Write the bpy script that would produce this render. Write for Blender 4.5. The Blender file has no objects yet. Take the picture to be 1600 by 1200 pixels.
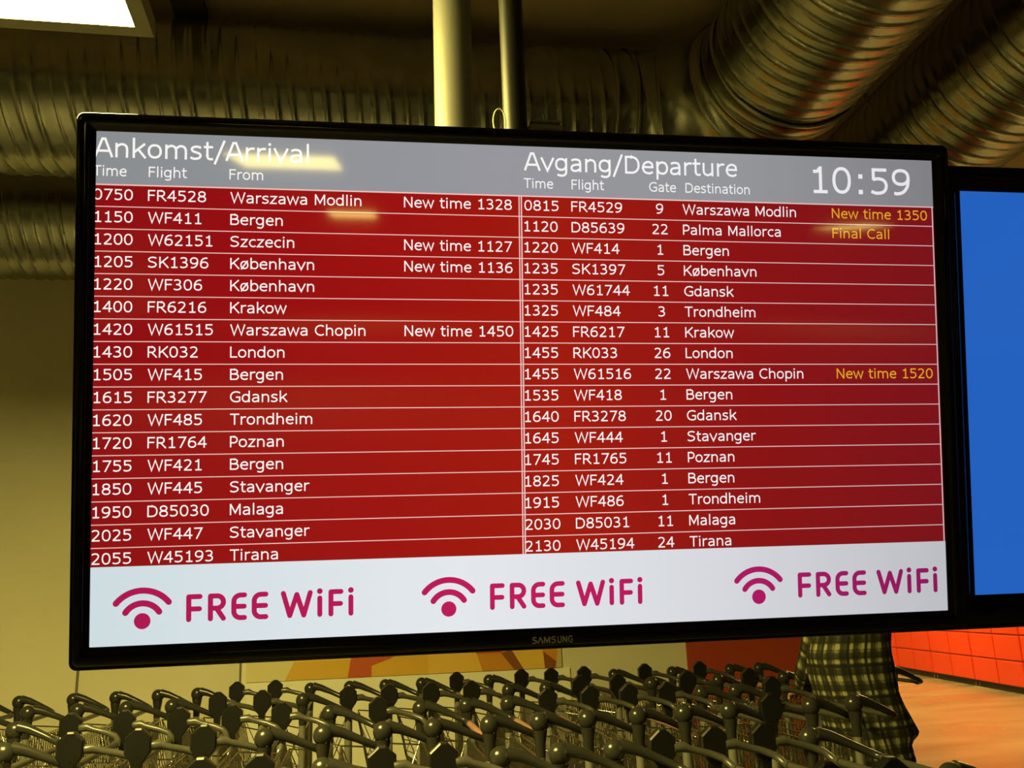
import bpy, math, random
from mathutils import Vector, Matrix

random.seed(11)
S = bpy.context.scene
COL = S.collection

# ------------------------------------------------------------------ camera, world, exposure
F = 1400.0                                   # focal length in pixels of the 1600 x 1200 frame
EYE = Vector((0.0, 0.0, 1.5))
PITCH, ROLL, AZ = math.atan(352 / F), math.atan(0.0374), math.radians(80.1)
fh = Vector((math.cos(AZ), math.sin(AZ), 0)); up = Vector((0, 0, 1)); rh = fh.cross(up)
fwd = math.cos(PITCH) * fh + math.sin(PITCH) * up
u0 = rh.cross(fwd)
cr, sr = math.cos(ROLL), math.sin(ROLL)
right = cr * rh - sr * u0
upv = cr * u0 + sr * rh
cam_data = bpy.data.cameras.new('camera')
cam = bpy.data.objects.new('camera', cam_data); COL.objects.link(cam)
cam_data.sensor_fit = 'HORIZONTAL'; cam_data.sensor_width = 36.0
cam_data.lens = 36.0 * F / 1600.0
cam_data.clip_start = 0.05; cam_data.clip_end = 200
cam.matrix_world = Matrix(((right.x, upv.x, -fwd.x, EYE.x), (right.y, upv.y, -fwd.y, EYE.y),
                           (right.z, upv.z, -fwd.z, EYE.z), (0, 0, 0, 1)))
S.camera = cam

world = bpy.data.worlds.new('world'); S.world = world; world.use_nodes = True
bg = world.node_tree.nodes['Background']
bg.inputs[0].default_value = (1.0, 0.8, 0.3, 1); bg.inputs[1].default_value = 0.01

S.view_settings.view_transform = 'Standard'; S.view_settings.look = 'None'
S.view_settings.gamma = 1.0; S.view_settings.use_curve_mapping = False
S.view_settings.exposure = 0.0

LAMP = (1.0, 0.815, 0.20)                     # yellow ceiling panels of the arrivals side
HALL = (1.0, 0.74, 0.20)                     # warmer panels of the hall to the right
P_NEAR, P_FAR, P_HALL = 100.0, 24.0, 34.0

# ------------------------------------------------------------------ helpers
def lin(r, g, b):
    f = lambda c: (c / 255 / 12.92) if c <= 10 else ((c / 255 + 0.055) / 1.055) ** 2.4
    return (f(r), f(g), f(b))

def mat(name, color, rough=0.5, metal=0.0, spec=0.5, emit=None, strength=0.0, coat=0.0):
    m = bpy.data.materials.new(name); m.use_nodes = True
    p = m.node_tree.nodes['Principled BSDF']
    p.inputs['Base Color'].default_value = (*color, 1)
    p.inputs['Roughness'].default_value = rough
    p.inputs['Metallic'].default_value = metal
    p.inputs['Specular IOR Level'].default_value = spec
    p.inputs['Coat Weight'].default_value = coat
    if emit:
        p.inputs['Emission Color'].default_value = (*emit, 1)
        p.inputs['Emission Strength'].default_value = strength
    return m

def nodes(m):
    return m.node_tree.nodes, m.node_tree.links, m.node_tree.nodes['Principled BSDF']

def noise_color(m, c1, c2, scale=4.0, detail=4.0, stretch=(1, 1, 1), bump=0.0, rough=None):
    n, l, p = nodes(m)
    tc = n.new('ShaderNodeTexCoord'); mp = n.new('ShaderNodeMapping'); mp.inputs['Scale'].default_value = stretch
    nz = n.new('ShaderNodeTexNoise'); nz.inputs['Scale'].default_value = scale; nz.inputs['Detail'].default_value = detail
    cr_ = n.new('ShaderNodeValToRGB')
    cr_.color_ramp.elements[0].position = 0.3; cr_.color_ramp.elements[1].position = 0.7
    cr_.color_ramp.elements[0].color = (*c1, 1); cr_.color_ramp.elements[1].color = (*c2, 1)
    l.new(tc.outputs['Object'], mp.inputs['Vector']); l.new(mp.outputs[0], nz.inputs['Vector'])
    l.new(nz.outputs[0], cr_.inputs[0]); l.new(cr_.outputs[0], p.inputs['Base Color'])
    if bump:
        b = n.new('ShaderNodeBump'); b.inputs['Strength'].default_value = bump; b.inputs['Distance'].default_value = 0.01
        l.new(nz.outputs[0], b.inputs['Height']); l.new(b.outputs[0], p.inputs['Normal'])
    if rough:
        mr = n.new('ShaderNodeMapRange'); mr.inputs['To Min'].default_value = rough[0]; mr.inputs['To Max'].default_value = rough[1]
        l.new(nz.outputs[0], mr.inputs[0]); l.new(mr.outputs[0], p.inputs['Roughness'])
    return m

def frame_of(d):
    d = d.normalized()
    a = Vector((0, 0, 1)) if abs(d.z) < 0.9 else Vector((1, 0, 0))
    x = a.cross(d).normalized(); y = d.cross(x)
    return x, y

class MB:
    def __init__(s): s.v, s.f, s.sm, s.mi = [], [], [], []
    def add(s, vs, fs, smooth=False, mi=0):
        o = len(s.v); s.v += [tuple(v) for v in vs]
        for f in fs: s.f.append(tuple(o + i for i in f)); s.sm.append(smooth); s.mi.append(mi)
        return s
    def box(s, c, d, M=None, mi=0):
        x, y, z = d[0] / 2, d[1] / 2, d[2] / 2
        vs = [Vector((sx * x, sy * y, sz * z)) for sz in (-1, 1) for sy in (-1, 1) for sx in (-1, 1)]
        if M: vs = [M @ v for v in vs]
        vs = [v + Vector(c) for v in vs]
        return s.add(vs, [(0, 2, 3, 1), (4, 5, 7, 6), (0, 1, 5, 4), (2, 6, 7, 3), (0, 4, 6, 2), (1, 3, 7, 5)], False, mi)
    def loft(s, rings, caps=True, smooth=True, mi=0):
        n = len(rings[0]); vs = [p for r in rings for p in r]; fs = []
        for i in range(len(rings) - 1):
            for k in range(n):
                a, b = i * n + k, i * n + (k + 1) % n
                fs.append((a, b, b + n, a + n))
        s.add(vs, fs, smooth, mi)
        if caps:
            s.add(rings[0], [tuple(reversed(range(n)))], False, mi); s.add(rings[-1], [tuple(range(n))], False, mi)
        return s
    def tube(s, pts, r, n=8, mi=0, caps=True):
        pts = [Vector(p) for p in pts]
        rs = r if isinstance(r, (list, tuple)) else [r] * len(pts)
        rings = []; x = None
        for i, p in enumerate(pts):
            d = (pts[min(i + 1, len(pts) - 1)] - pts[max(i - 1, 0)]).normalized()
            if x is None: x, y = frame_of(d)
            else:
                x = (x - d * x.dot(d)).normalized(); y = d.cross(x)
            rings.append([p + (x * math.cos(t) + y * math.sin(t)) * rs[i] for t in [2 * math.pi * k / n for k in range(n)]])
        return s.loft(rings, caps, True, mi)
    def ball(s, c, r, n=16, m=10, mi=0):
        rx = r if isinstance(r, (tuple, list)) else (r, r, r); c = Vector(c)
        rings = []
        for i in range(m + 1):
            a = -math.pi / 2 + math.pi * i / m; q = max(math.cos(a), 0.02)
            rings.append([c + Vector((rx[0] * q * math.cos(2 * math.pi * k / n), rx[1] * q * math.sin(2 * math.pi * k / n), rx[2] * math.sin(a))) for k in range(n)])
        return s.loft(rings, True, True, mi)
    def build(s, name, m, parent=None, loc=None):
        me = bpy.data.meshes.new(name)
        me.from_pydata(s.v, [], s.f); me.update()
        me.polygons.foreach_set('use_smooth', s.sm); me.polygons.foreach_set('material_index', s.mi)
        for mm in (m if isinstance(m, (list, tuple)) else [m]): me.materials.append(mm)
        o = bpy.data.objects.new(name, me); COL.objects.link(o)
        if parent: o.parent = parent
        if loc: o.location = loc
        return o

def tag(o, label=None, cat=None, group=None, kind=None):
    if label: o['label'] = label
    if cat: o['category'] = cat
    if group: o['group'] = group
    if kind: o['kind'] = kind
    return o
def empty(name, label, cat, loc=(0, 0, 0), rz=0.0, group=None):
    o = bpy.data.objects.new(name, None); COL.objects.link(o); o.empty_display_size = 0.1
    o.location = loc; o.rotation_euler = (0, 0, rz)
    return tag(o, label, cat, group)
def struct(name, mb, m):
    return tag(mb.build(name, m), kind='structure')

# ------------------------------------------------------------------ materials
M_wall = noise_color(mat('cream_paint', (0.66, 0.62, 0.46), 0.6), (0.64, 0.60, 0.44), (0.70, 0.66, 0.50), 1.2)
M_wall_lt = mat('white_board', (0.86, 0.84, 0.70), 0.45)
M_seam = mat('seam_shadow_grey', (0.14, 0.12, 0.07), 0.7)
M_trim = mat('pale_trim', (0.78, 0.74, 0.56), 0.5)
M_red = mat('dark_red_wall', (0.42, 0.055, 0.02), 0.45)
M_ceil = noise_color(mat('dark_ceiling', (0.12, 0.09, 0.05), 0.85), (0.42, 0.33, 0.24), (0.48, 0.38, 0.28), 2.0)
M_floor = mat('tan_stone_floor', (0.5, 0.36, 0.22), 0.25, 0.0, 0.85)
noise_color(M_floor, (0.32, 0.27, 0.17), (0.45, 0.39, 0.25), 1.0, 2.5, (0.5, 1.5, 1), 0.0, (0.16, 0.28))
M_dark_floor = noise_color(mat('low_bounce_dark_floor', (0.1, 0.1, 0.09), 0.8), (0.13, 0.125, 0.11), (0.19, 0.18, 0.155), 30)  # invented dark finish for unseen floor, cuts light bounced onto ducts and wall
M_galv = mat('galvanised_steel', (0.55, 0.52, 0.42), 0.34, 1.0)
noise_color(M_galv, (0.30, 0.30, 0.275), (0.37, 0.37, 0.34), 7, 3, (1, 1, 1), 0.0, (0.22, 0.27))
M_strap = mat('hanger_steel', (0.3, 0.28, 0.2), 0.5, 1.0)
M_tray = mat('grey_channel', (0.10, 0.09, 0.05), 0.6, 0.4)
M_white = mat('white_pole_paint', (0.20, 0.196, 0.175), 0.5)
M_blackpole = mat('black_pole_paint', (0.014, 0.0135, 0.011), 0.42, 0.0, 0.25)
M_gloss = mat('glossy_black_bezel', (0.003, 0.0028, 0.0025), 0.08, 0.0, 0.16)
M_back = mat('matt_black_shell', (0.012, 0.011, 0.009), 0.55)
M_logo = mat('silver_lettering', (0.30, 0.28, 0.24), 0.4, 0.4)
M_cable_lt = mat('pale_cable', (0.75, 0.68, 0.38), 0.4)
M_cable_dk = mat('dark_cable', (0.03, 0.025, 0.02), 0.5)
M_panel = lambda nm, c, s: mat(nm, (0.9, 0.9, 0.9), 0.5, emit=c, strength=s)
M_lamp_near, M_lamp_far, M_lamp_hall = M_panel('lit_diffuser', LAMP, P_NEAR), M_panel('lit_diffuser_far', LAMP, P_FAR), M_panel('lit_diffuser_hall', HALL, P_HALL)
M_lframe = mat('lamp_frame', (0.24, 0.23, 0.19), 0.5)
M_plas = mat('olive_grey_plastic', (0.020, 0.0195, 0.016), 0.22, 0.0, 0.32)
M_hex = mat('black_plastic_plate', (0.006, 0.006, 0.0055), 0.30, 0.0, 0.3)
M_post = mat('grey_coated_tube', (0.16, 0.155, 0.125), 0.35, 0.3)
M_arm = mat('grey_handle_tube', (0.045, 0.043, 0.034), 0.28, 0.0, 0.4)
M_wire = mat('zinc_wire', (0.55, 0.53, 0.45), 0.16, 1.0)
M_strip = noise_color(mat('salmon_strip', (0.6, 0.25, 0.14), 0.4), (0.36, 0.19, 0.15), (0.25, 0.12, 0.09), 60)
M_rubber = mat('rubber', (0.02, 0.02, 0.018), 0.7)
M_lock = mat('orange_red_enamel', (0.90, 0.055, 0.006), 0.45)
M_lockgap = mat('locker_carcass', (0.45, 0.022, 0.004), 0.5)
M_toe = mat('black_plinth', (0.012, 0.01, 0.008), 0.6)
M_chrome = mat('chrome_foot', (0.8, 0.78, 0.72), 0.15, 1.0)

def screen_mat(name, stops, rough=0.045):
    """a lit display colour; viewing-angle falloff towards the right is painted into the emission"""
    m = mat(name, (0.004, 0.004, 0.004), rough, 0.0, 0.5)
    n, l, p = nodes(m)
    tc = n.new('ShaderNodeTexCoord'); sx = n.new('ShaderNodeSeparateXYZ'); mr = n.new('ShaderNodeMapRange')
    mr.inputs['From Min'].default_value = -0.605; mr.inputs['From Max'].default_value = 0.605
    r = n.new('ShaderNodeValToRGB'); e = r.color_ramp.elements
    while len(e) < len(stops): e.new(0.5)
    for el, (pos, c) in zip(e, stops): el.position = pos; el.color = (*lin(*c), 1)
    l.new(tc.outputs['Object'], sx.inputs[0]); l.new(sx.outputs['X'], mr.inputs[0]); l.new(mr.outputs[0], r.inputs[0])
    l.new(r.outputs[0], p.inputs['Emission Color']); p.inputs['Emission Strength'].default_value = 1.0
    return m
M_hdr = screen_mat('display_grey', [(0, (138, 142, 144)), (0.45, (150, 150, 156)), (0.75, (148, 149, 152)), (1, (128, 128, 132))])
M_tbl = screen_mat('display_red', [(0, (140, 12, 18)), (0.3, (155, 16, 16)), (0.52, (160, 26, 14)), (0.75, (138, 18, 20)), (1, (122, 18, 26))])  # orange middle tone paints reflected wall and floor light into the red
M_bnr = screen_mat('display_white', [(0, (205, 220, 224)), (0.4, (228, 232, 236)), (0.7, (214, 216, 222)), (1, (188, 189, 194))])
M_txt = screen_mat('display_text_white', [(0, (248, 244, 240)), (0.6, (246, 244, 244)), (1, (228, 226, 230))])
M_rule = screen_mat('display_rule', [(0, (238, 190, 180)), (0.6, (242, 200, 196)), (1, (214, 178, 182))])
M_yel = screen_mat('display_text_yellow', [(0, (232, 170, 44)), (1, (226, 164, 40))])
M_mag = screen_mat('display_magenta', [(0, (172, 16, 78)), (0.5, (190, 24, 92)), (0.75, (170, 22, 96)), (1, (136, 22, 90))])
M_blue = mat('display_blue', (0.004, 0.004, 0.006), 0.07, emit=lin(34, 96, 190), strength=1.0)

# ------------------------------------------------------------------ room shell
CZ = 4.6
def slab(x0, x1, y0, y1, z0, z1): return MB().box(((x0 + x1) / 2, (y0 + y1) / 2, (z0 + z1) / 2), (x1 - x0, y1 - y0, z1 - z0))
struct('floor', slab(-8, 3.0, -45, 6.9, -0.2, 0), M_dark_floor)
struct('floor_hall', slab(3.0, 22, 4.5, 26, -0.2, 0), M_floor)
struct('floor_front', slab(3.0, 22, -45, 4.5, -0.2, 0), M_dark_floor)  # out of view, kept dark so no bright floor mirrors in the screen
struct('floor_back', slab(-8, 3.0, 6.9, 26, -0.2, 0), M_floor)
struct('ceiling', slab(-8, 22, -45, 26, CZ, CZ + 0.2), M_ceil)
struct('wall_left', slab(-8.2, -8, -45, 26, 0, CZ), M_wall)
struct('wall_right', slab(22, 22.2, -45, 26, 0, CZ), M_wall)
struct('wall_front', slab(-8, 22, -45.2, -45, 0, CZ), M_wall)
struct('wall_far', slab(-8, 22, 26, 26.2, 0, CZ), M_wall)
WY = 6.9
struct('wall_back', slab(-8, 2.49, WY, WY + 0.2, 0, CZ), M_wall)
struct('wall_partition', slab(2.49, 4.05, WY - 0.02, WY + 0.2, 0, CZ), M_red)
struct('trim_1', slab(-1.925, -1.908, WY - 0.004, WY, 0, CZ), M_seam)
struct('trim_2', slab(-0.838, -0.822, WY - 0.004, WY, 0, CZ), M_seam)
struct('trim_3', slab(-0.822, -0.79, WY - 0.008, WY, 0, CZ), M_trim)

# low bright board under the picture
tag(slab(-0.788, 1.56, WY - 0.022, WY - 0.001, 0.0, 1.062).build('wall_board', M_wall_lt),
    'pale cream board fixed low on the wall under the golden picture', 'wall board')

# golden picture on the wall: a flat print of faceted shapes
def mural():
    cols = dict(pale=(0.74, 0.66, 0.36), gold=(0.72, 0.42, 0.05), gold2=(0.80, 0.50, 0.09), amber=(0.62, 0.27, 0.03),
                red=(0.55, 0.09, 0.02), brown=(0.26, 0.08, 0.02), cream=(0.80, 0.72, 0.42), olive=(0.56, 0.48, 0.22))
    ms = {k: i for i, k in enumerate(cols)}
    mats = [mat('print_' + k, c, 0.35) for k, c in cols.items()]
    z0, z1 = 1.066, 2.5
    mb = MB()
    mb.box(((-0.788 + 1.5) / 2, WY - 0.012, (z0 + z1) / 2), (2.288, 0.02, z1 - z0), mi=ms['olive'])
    y = WY - 0.0226
    def poly(pts, k): mb.add([(x, y, z) for x, z in pts], [tuple(range(len(pts)))], False, ms[k])
    poly([(-0.788, z0), (-0.52, z0), (-0.46, 1.19), (-0.58, 1.5), (-0.788, 1.4)], 'pale')
    poly([(-0.788, 1.4), (-0.58, 1.5), (-0.5, z1), (-0.788, z1)], 'cream')
    poly([(-0.52, z0), (-0.08, z0), (-0.06, 1.19), (-0.46, 1.19)], 'gold')
    poly([(-0.46, 1.19), (-0.06, 1.19), (-0.15, 1.7), (-0.58, 1.5)], 'gold2')
    poly([(-0.06, 1.19), (-0.08, z0), (0.09, z0), (0.09, 1.14), (0.24, 1.19), (0.1, 1.45)], 'red')
    poly([(0.09, z0), (0.50, z0), (0.50, 1.30), (0.24, 1.19), (0.09, 1.14)], 'gold')
    poly([(0.50, z0), (0.90, z0), (0.86, 1.19), (0.7, 1.34), (0.50, 1.30)], 'gold2')
    poly([(0.90, z0), (1.14, z0), (1.04, 1.19), (0.86, 1.19)], 'amber')
    poly([(1.04, 1.19), (1.14, z0), (1.21, z0), (1.12, 1.21)], 'brown')
    poly([(1.12, 1.21), (1.21, z0), (1.37, z0), (1.36, 1.19), (1.22, 1.3)], 'gold2')
    poly([(1.36, 1.19), (1.37, z0), (1.45, z0), (1.46, 1.11)], 'brown')
    poly([(1.36, 1.19), (1.46, 1.11), (1.5, 1.4), (1.22, 1.3)], 'amber')
    poly([(0.1, 1.45), (0.24, 1.19), (0.7, 1.34), (0.6, 1.9), (0.2, 2.0)], 'amber')
    poly([(0.7, 1.34), (0.86, 1.19), (1.04, 1.19), (1.22, 1.3), (1.3, 1.9), (0.6, 1.9)], 'red')
    poly([(-0.58, 1.5), (-0.15, 1.7), (0.2, 2.0), (0.3, z1), (-0.5, z1)], 'amber')
    poly([(0.2, 2.0), (0.6, 1.9), (1.3, 1.9), (1.5, z1), (0.3, z1)], 'gold')
    o = mb.build('wall_picture', mats)
    tag(o, 'golden faceted picture on the cream wall just below the screen', 'picture')
mural()

# ------------------------------------------------------------------ ceiling lamps
def lamp(name, label, x0, x1, y0, y1, z, m, group=None, hang=True):
    cx, cy = (x0 + x1) / 2, (y0 + y1) / 2
    r = empty(name, label, 'ceiling light', (cx, cy, z), 0, group)
    a, b = (x1 - x0) / 2, (y1 - y0) / 2
    fr = MB(); w = 0.045; h = 0.06
    for sx in (-1, 1): fr.box((sx * (a + w / 2), 0, h / 2), (w, 2 * b + 2 * w, h))
    for sy in (-1, 1): fr.box((0, sy * (b + w / 2), h / 2), (2 * a, w, h))
    fr.box((0, 0, h - 0.005), (2 * a, 2 * b, 0.01))
    fr.build('lamp_frame', M_lframe, r)
    MB().box((0, 0, 0.012), (2 * a, 2 * b, 0.008)).build('diffuser', m, r)
    if hang:
        for sx in (-1, 1):
            for sy in (-1, 1):
                MB().tube([(sx * a * 0.9, sy * b * 0.9, h), (sx * a * 0.9, sy * b * 0.9, CZ - z)], 0.002, 5).build('hanging_wire', M_strap, r)
    return r
lamp('ceiling_light', 'glowing square ceiling panel at the top left corner', -1.90, -0.66, 1.24, 2.44, 3.2, M_lamp_near)
lamp('ceiling_light', 'bright panel mirrored in the grey heading of the screen', -2.15, -0.79, -11.0, -9.2, 3.2, M_lamp_far)
lamp('ceiling_light', 'panel mirrored in the red rows under the grey heading', -2.1, -0.73, -27.0, -23.8, 3.2, M_lamp_far)
lamp('ceiling_light', 'lamp panel mirrored over the yellow final call entry', 13.8, 14.9, -27.0, -23.4, 3.2, M_lamp_far)
for i, (x, y) in enumerate([(8.2, 14.5), (7.4, 9.5), (8.6, 20), (13.5, 15)]):
    lamp('ceiling_light', 'ceiling panel of the warm hall beyond the red wall', x - 0.7, x + 0.7, y - 0.7, y + 0.7, 3.7, M_lamp_hall, 'ceiling panels of the hall')

# steel channel on the ceiling
ch = MB()
ch.box((-0.878, 2.2, CZ - 0.054), (0.16, 4.2, 0.012)); ch.box((-0.95, 2.2, CZ - 0.031), (0.012, 4.2, 0.05)); ch.box((-0.806, 2.2, CZ - 0.031), (0.012, 4.2, 0.05))
for k in range(14):
    ch.tube([(-0.878, 0.3 + 0.29 * k, CZ - 0.062), (-0.878, 0.3 + 0.29 * k, CZ - 0.056)], 0.018, 8)
tag(ch.build('cable_tray', M_tray), 'dark steel channel running along the ceiling beside the lit panel', 'cable tray')

# ------------------------------------------------------------------ spiral ducts
DR, DZ = 0.395, 4.10
def rib(u):                                  # radial profile over one strip of the spiral
    u = u % 1.0
    g = lambda c, w: math.exp(-((u - c) / w) ** 2)
    return 0.0085 * (g(0.37, 0.040) + g(0.69, 0.040)) + 0.0065 * g(0.055, 0.018) - 0.004 * g(0.02, 0.015)
def duct_run(mb, a, b, pitch=0.235, n=52, step=0.0048, hand=1):
    a, b = Vector(a), Vector(b); d = (b - a); L = d.length; d.normalize()
    side = d.cross(Vector((0, 0, 1))).normalized(); rings = []
    for i in range(int(L / step) + 1):
        s = min(i * step, L); ring = []
        for k in range(n):
            t = 2 * math.pi * k / n
            r = DR + rib(s / pitch + hand * k / n)
            ring.append(a + d * s + (side * math.cos(t) + Vector((0, 0, 1)) * math.sin(t)) * r)
        rings.append(ring)
    mb.loft(rings, False, True)
def duct_elbow(mb, xs, yc, R, joints=(0, 30, 60, 90), n=56):
    """segmented bend from +X to -Y; centre of the bend at (xs, yc - R)"""
    cut = [0, 22.5, 67.5, 90] if len(joints) == 4 else joints
    cx, cy = xs, yc - R
    def ring(phi, rad, extra=0.0):
        ph = math.radians(phi); c = Vector((cx + math.sin(ph) * R, cy + math.cos(ph) * R, DZ))
        o = Vector((math.sin(ph), math.cos(ph), 0))
        return c, o, rad
    secs = []
    for i in range(len(cut)):
        c, o, _ = ring(cut[i], DR)
        # stretch the mitre so the gores keep the duct's radius
        st = 1.0 if i in (0, len(cut) - 1) else 1.0 / math.cos(math.radians(13))
        secs.append((c, o, st))
    for i in range(len(secs) - 1):
        (c0, o0, s0), (c1, o1, s1) = secs[i], secs[i + 1]
        rr = []
        for q, ex in ((0, 0.014), (0.05, 0.014), (0.07, 0.0), (0.93, 0.0), (0.95, 0.008), (1.0, 0.008)):
            c = c0.lerp(c1, q); o = o0.lerp(o1, q).normalized(); st = s0 + (s1 - s0) * q
            rr.append([c + (o * math.cos(t) * st + Vector((0, 0, 1)) * math.sin(t)) * (DR + ex) for t in [2 * math.pi * k / n for k in range(n)]])
        mb.loft(rr, False, True)
def collar(mb, p, d, w=0.07, n=56):
    p, d = Vector(p), Vector(d).normalized(); side = d.cross(Vector((0, 0, 1))).normalized(); rings = []
    for s, e in ((-w, 0.004), (-w, 0.014), (-w * 0.7, 0.014), (-w * 0.6, 0.007), (w * 0.6, 0.007), (w * 0.7, 0.014), (w, 0.014), (w, 0.004)):
        rings.append([p + d * s + (side * math.cos(t) + Vector((0, 0, 1)) * math.sin(t)) * (DR + e) for t in [2 * math.pi * k / n for k in range(n)]])
    mb.loft(rings, False, True)
def duct(label, yc, xc, R, x_start, y_end):
    r = empty('air_duct', label, 'air duct', (xc - R, yc, DZ))
    off = Vector((-(xc - R), -yc, -DZ))
    def part(nm, fn):
        mb = MB(); fn(mb); mb.v = [tuple(Vector(v) + off) for v in mb.v]; return mb.build(nm, M_galv, r)
    xs, ye = xc - R, yc - R
    part('spiral_pipe', lambda mb: duct_run(mb, (x_start, yc, DZ), (xs, yc, DZ)))
    part('elbow', lambda mb: duct_elbow(mb, xs, yc, R))
    part('spiral_pipe', lambda mb: duct_run(mb, (xc, ye, DZ), (xc, y_end, DZ), hand=1))
    part('collar', lambda mb: collar(mb, (xs - 0.04, yc, DZ), (1, 0, 0)))
    part('collar', lambda mb: collar(mb, (xc, ye - 0.03, DZ), (0, 1, 0)))
    for x in [x_start + 0.5]:
        mb = MB(); n = 21
        arcp = [(yc + DR + 0.012, CZ - 0.002)] + [(yc - math.cos(t) * -1 * (DR + 0.012), DZ + math.sin(t) * (DR + 0.012)) for t in [-math.pi * k / 20 for k in range(21)]] + [(yc - DR - 0.012, CZ - 0.002)]
        vs = [(x + dx, y, z) for dx in (-0.015, 0.015) for y, z in arcp]; m = len(arcp)
        mb.add(vs, [(k, k + 1, m + k + 1, m + k) for k in range(m - 1)], True)
        mb.v = [tuple(Vector(v) + off) for v in mb.v]; o = mb.build('hanger_strap', M_strap, r)
        sd = o.modifiers.new('thickness', 'SOLIDIFY'); sd.thickness = 0.003; sd.offset = 1
duct('galvanised spiral duct nearer the screen, bending forward above its right half', 4.345, 2.07, 0.67, -3.8, 0.4)
duct('galvanised spiral duct farther back, passing over the blue screen at right', 5.86, 3.26, 0.67, -4.6, 0.4)
rod = MB().tube([(2.665, 3.90, DZ - 0.05), (2.665, 3.90, CZ)], 0.006, 8)
rod.tube([(2.665, 3.90, DZ - 0.02), (2.665, 3.90, DZ + 0.01)], 0.012, 6)
tag(rod.build('hanger_rod', M_strap), 'thin dark threaded rod hanging between the two ducts', 'hanger rod')

# ------------------------------------------------------------------ screens
TVX = Vector((0.99972202, -0.02344104, 0.00253131)); TVY = Vector((-0.00701187, -0.19309326, 0.98115535))
TVN = TVX.cross(TVY).normalized(); TVX.normalize(); TVY = TVN.cross(TVX)
TVC = Vector((0.25770572, 1.19388825, 1.80565456))
def tv_matrix(c): return Matrix(((TVX.x, TVY.x, TVN.x, c.x), (TVX.y, TVY.y, TVN.y, c.y), (TVX.z, TVY.z, TVN.z, c.z), (0, 0, 0, 1)))

def rrect(x0, x1, y0, y1, r, z, n=5):
    pts = []
    for cx, cy, a0 in ((x1 - r, y1 - r, 0), (x0 + r, y1 - r, 90), (x0 + r, y0 + r, 180), (x1 - r, y0 + r, 270)):
        for k in range(n + 1):
            a = math.radians(a0 + 90 * k / n); pts.append(Vector((cx + r * math.cos(a), cy + r * math.sin(a), z)))
    return pts
def bezel(parent, o, i):
    """o, i = outer and inner (x0,x1,y0,y1); rounded profile with a double lip and a slope to the glass"""
    mb = MB(); rings = []
    for t, z, r in ((0.18, -0.050, 0.008), (0.0, -0.046, 0.010), (0.0, -0.005, 0.010), (0.03, -0.0015, 0.0098), (0.07, 0.0, 0.0095), (0.12, -0.0002, 0.009),
                    (0.15, -0.0016, 0.009), (0.18, -0.0004, 0.0085), (0.23, 0.0012, 0.008), (0.32, 0.0020, 0.007), (0.60, 0.0020, 0.006), (0.66, 0.0012, 0.005),
                    (0.70, -0.0012, 0.004), (0.78, -0.0030, 0.003), (0.97, -0.0062, 0.0015), (1.0, -0.0068, 0.001), (1.0, -0.012, 0.001)):
        rings.append(rrect(o[0] + (i[0] - o[0]) * t, o[1] + (i[1] - o[1]) * t, o[2] + (i[2] - o[2]) * t, o[3] + (i[3] - o[3]) * t, r, z))
    mb.loft(rings, False, True); return mb.build('bezel', M_gloss, parent)
def shell(parent, o):
    mb = MB()
    mb.loft([rrect(o[0] + d, o[1] - d, o[2] + d, o[3] - d, 0.01, z) for d, z in ((0.006, -0.0125), (0.006, -0.049), (0.06, -0.072), (0.14, -0.085))], True, False)
    return mb.build('back_shell', M_back, parent)

tv = empty('flight_display', 'large black screen listing red arrival and departure rows', 'screen')
tv.matrix_world = tv_matrix(TVC)
OUT, INN = (-0.6285, 0.6285, -0.3685, 0.3632), (-0.605, 0.605, -0.340, 0.3402)
bezel(tv, OUT, INN); shell(tv, OUT)
SZ = -0.0085
scr = MB().box((0, 0, SZ - 0.0015), (1.222, 0.692, 0.003)).build('screen', mat('dark_panel', (0.004, 0.004, 0.004), 0.07), tv)
def rect(mb, x0, x1, y0, y1, z): mb.add([(x0, y0, z), (x1, y0, z), (x1, y1, z), (x0, y1, z)], [(0, 1, 2, 3)])
Z1, Z2, Z3 = SZ + 0.0002, SZ + 0.0004, SZ + 0.0006
def area(name, y0, y1, m, label):
    mb = MB(); rect(mb, -0.609, 0.609, y0, y1, Z1); o = mb.build(name, m, scr); o['label'] = label
area('heading_band', 0.268, 0.345, M_hdr, 'grey heading band'); area('timetable_field', -0.2375, 0.268, M_tbl, 'red field of flight rows'); area('wifi_banner', -0.345, -0.2375, M_bnr, 'white banner')
PITCH_ROW = 0.0301
for k in range(16):
    y = 0.2385 - PITCH_ROW * k; mb = MB(); rect(mb, -0.609, 0.6035, y - 0.0006, y + 0.0006, Z2); mb.build('row_rule', M_rule, scr)
mb = MB(); rect(mb, -0.609, 0.609, 0.2672, 0.2690, Z2); mb.build('heading_rule', M_rule, scr)
for x, w in ((-0.0349, 0.0008), (-0.0316, 0.0009), (0.6030, 0.0009)):
    mb = MB(); rect(mb, x - w, x + w, -0.2375, 0.268, Z2 + 0.00005); mb.build('column_rule', M_rule, scr)

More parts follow.
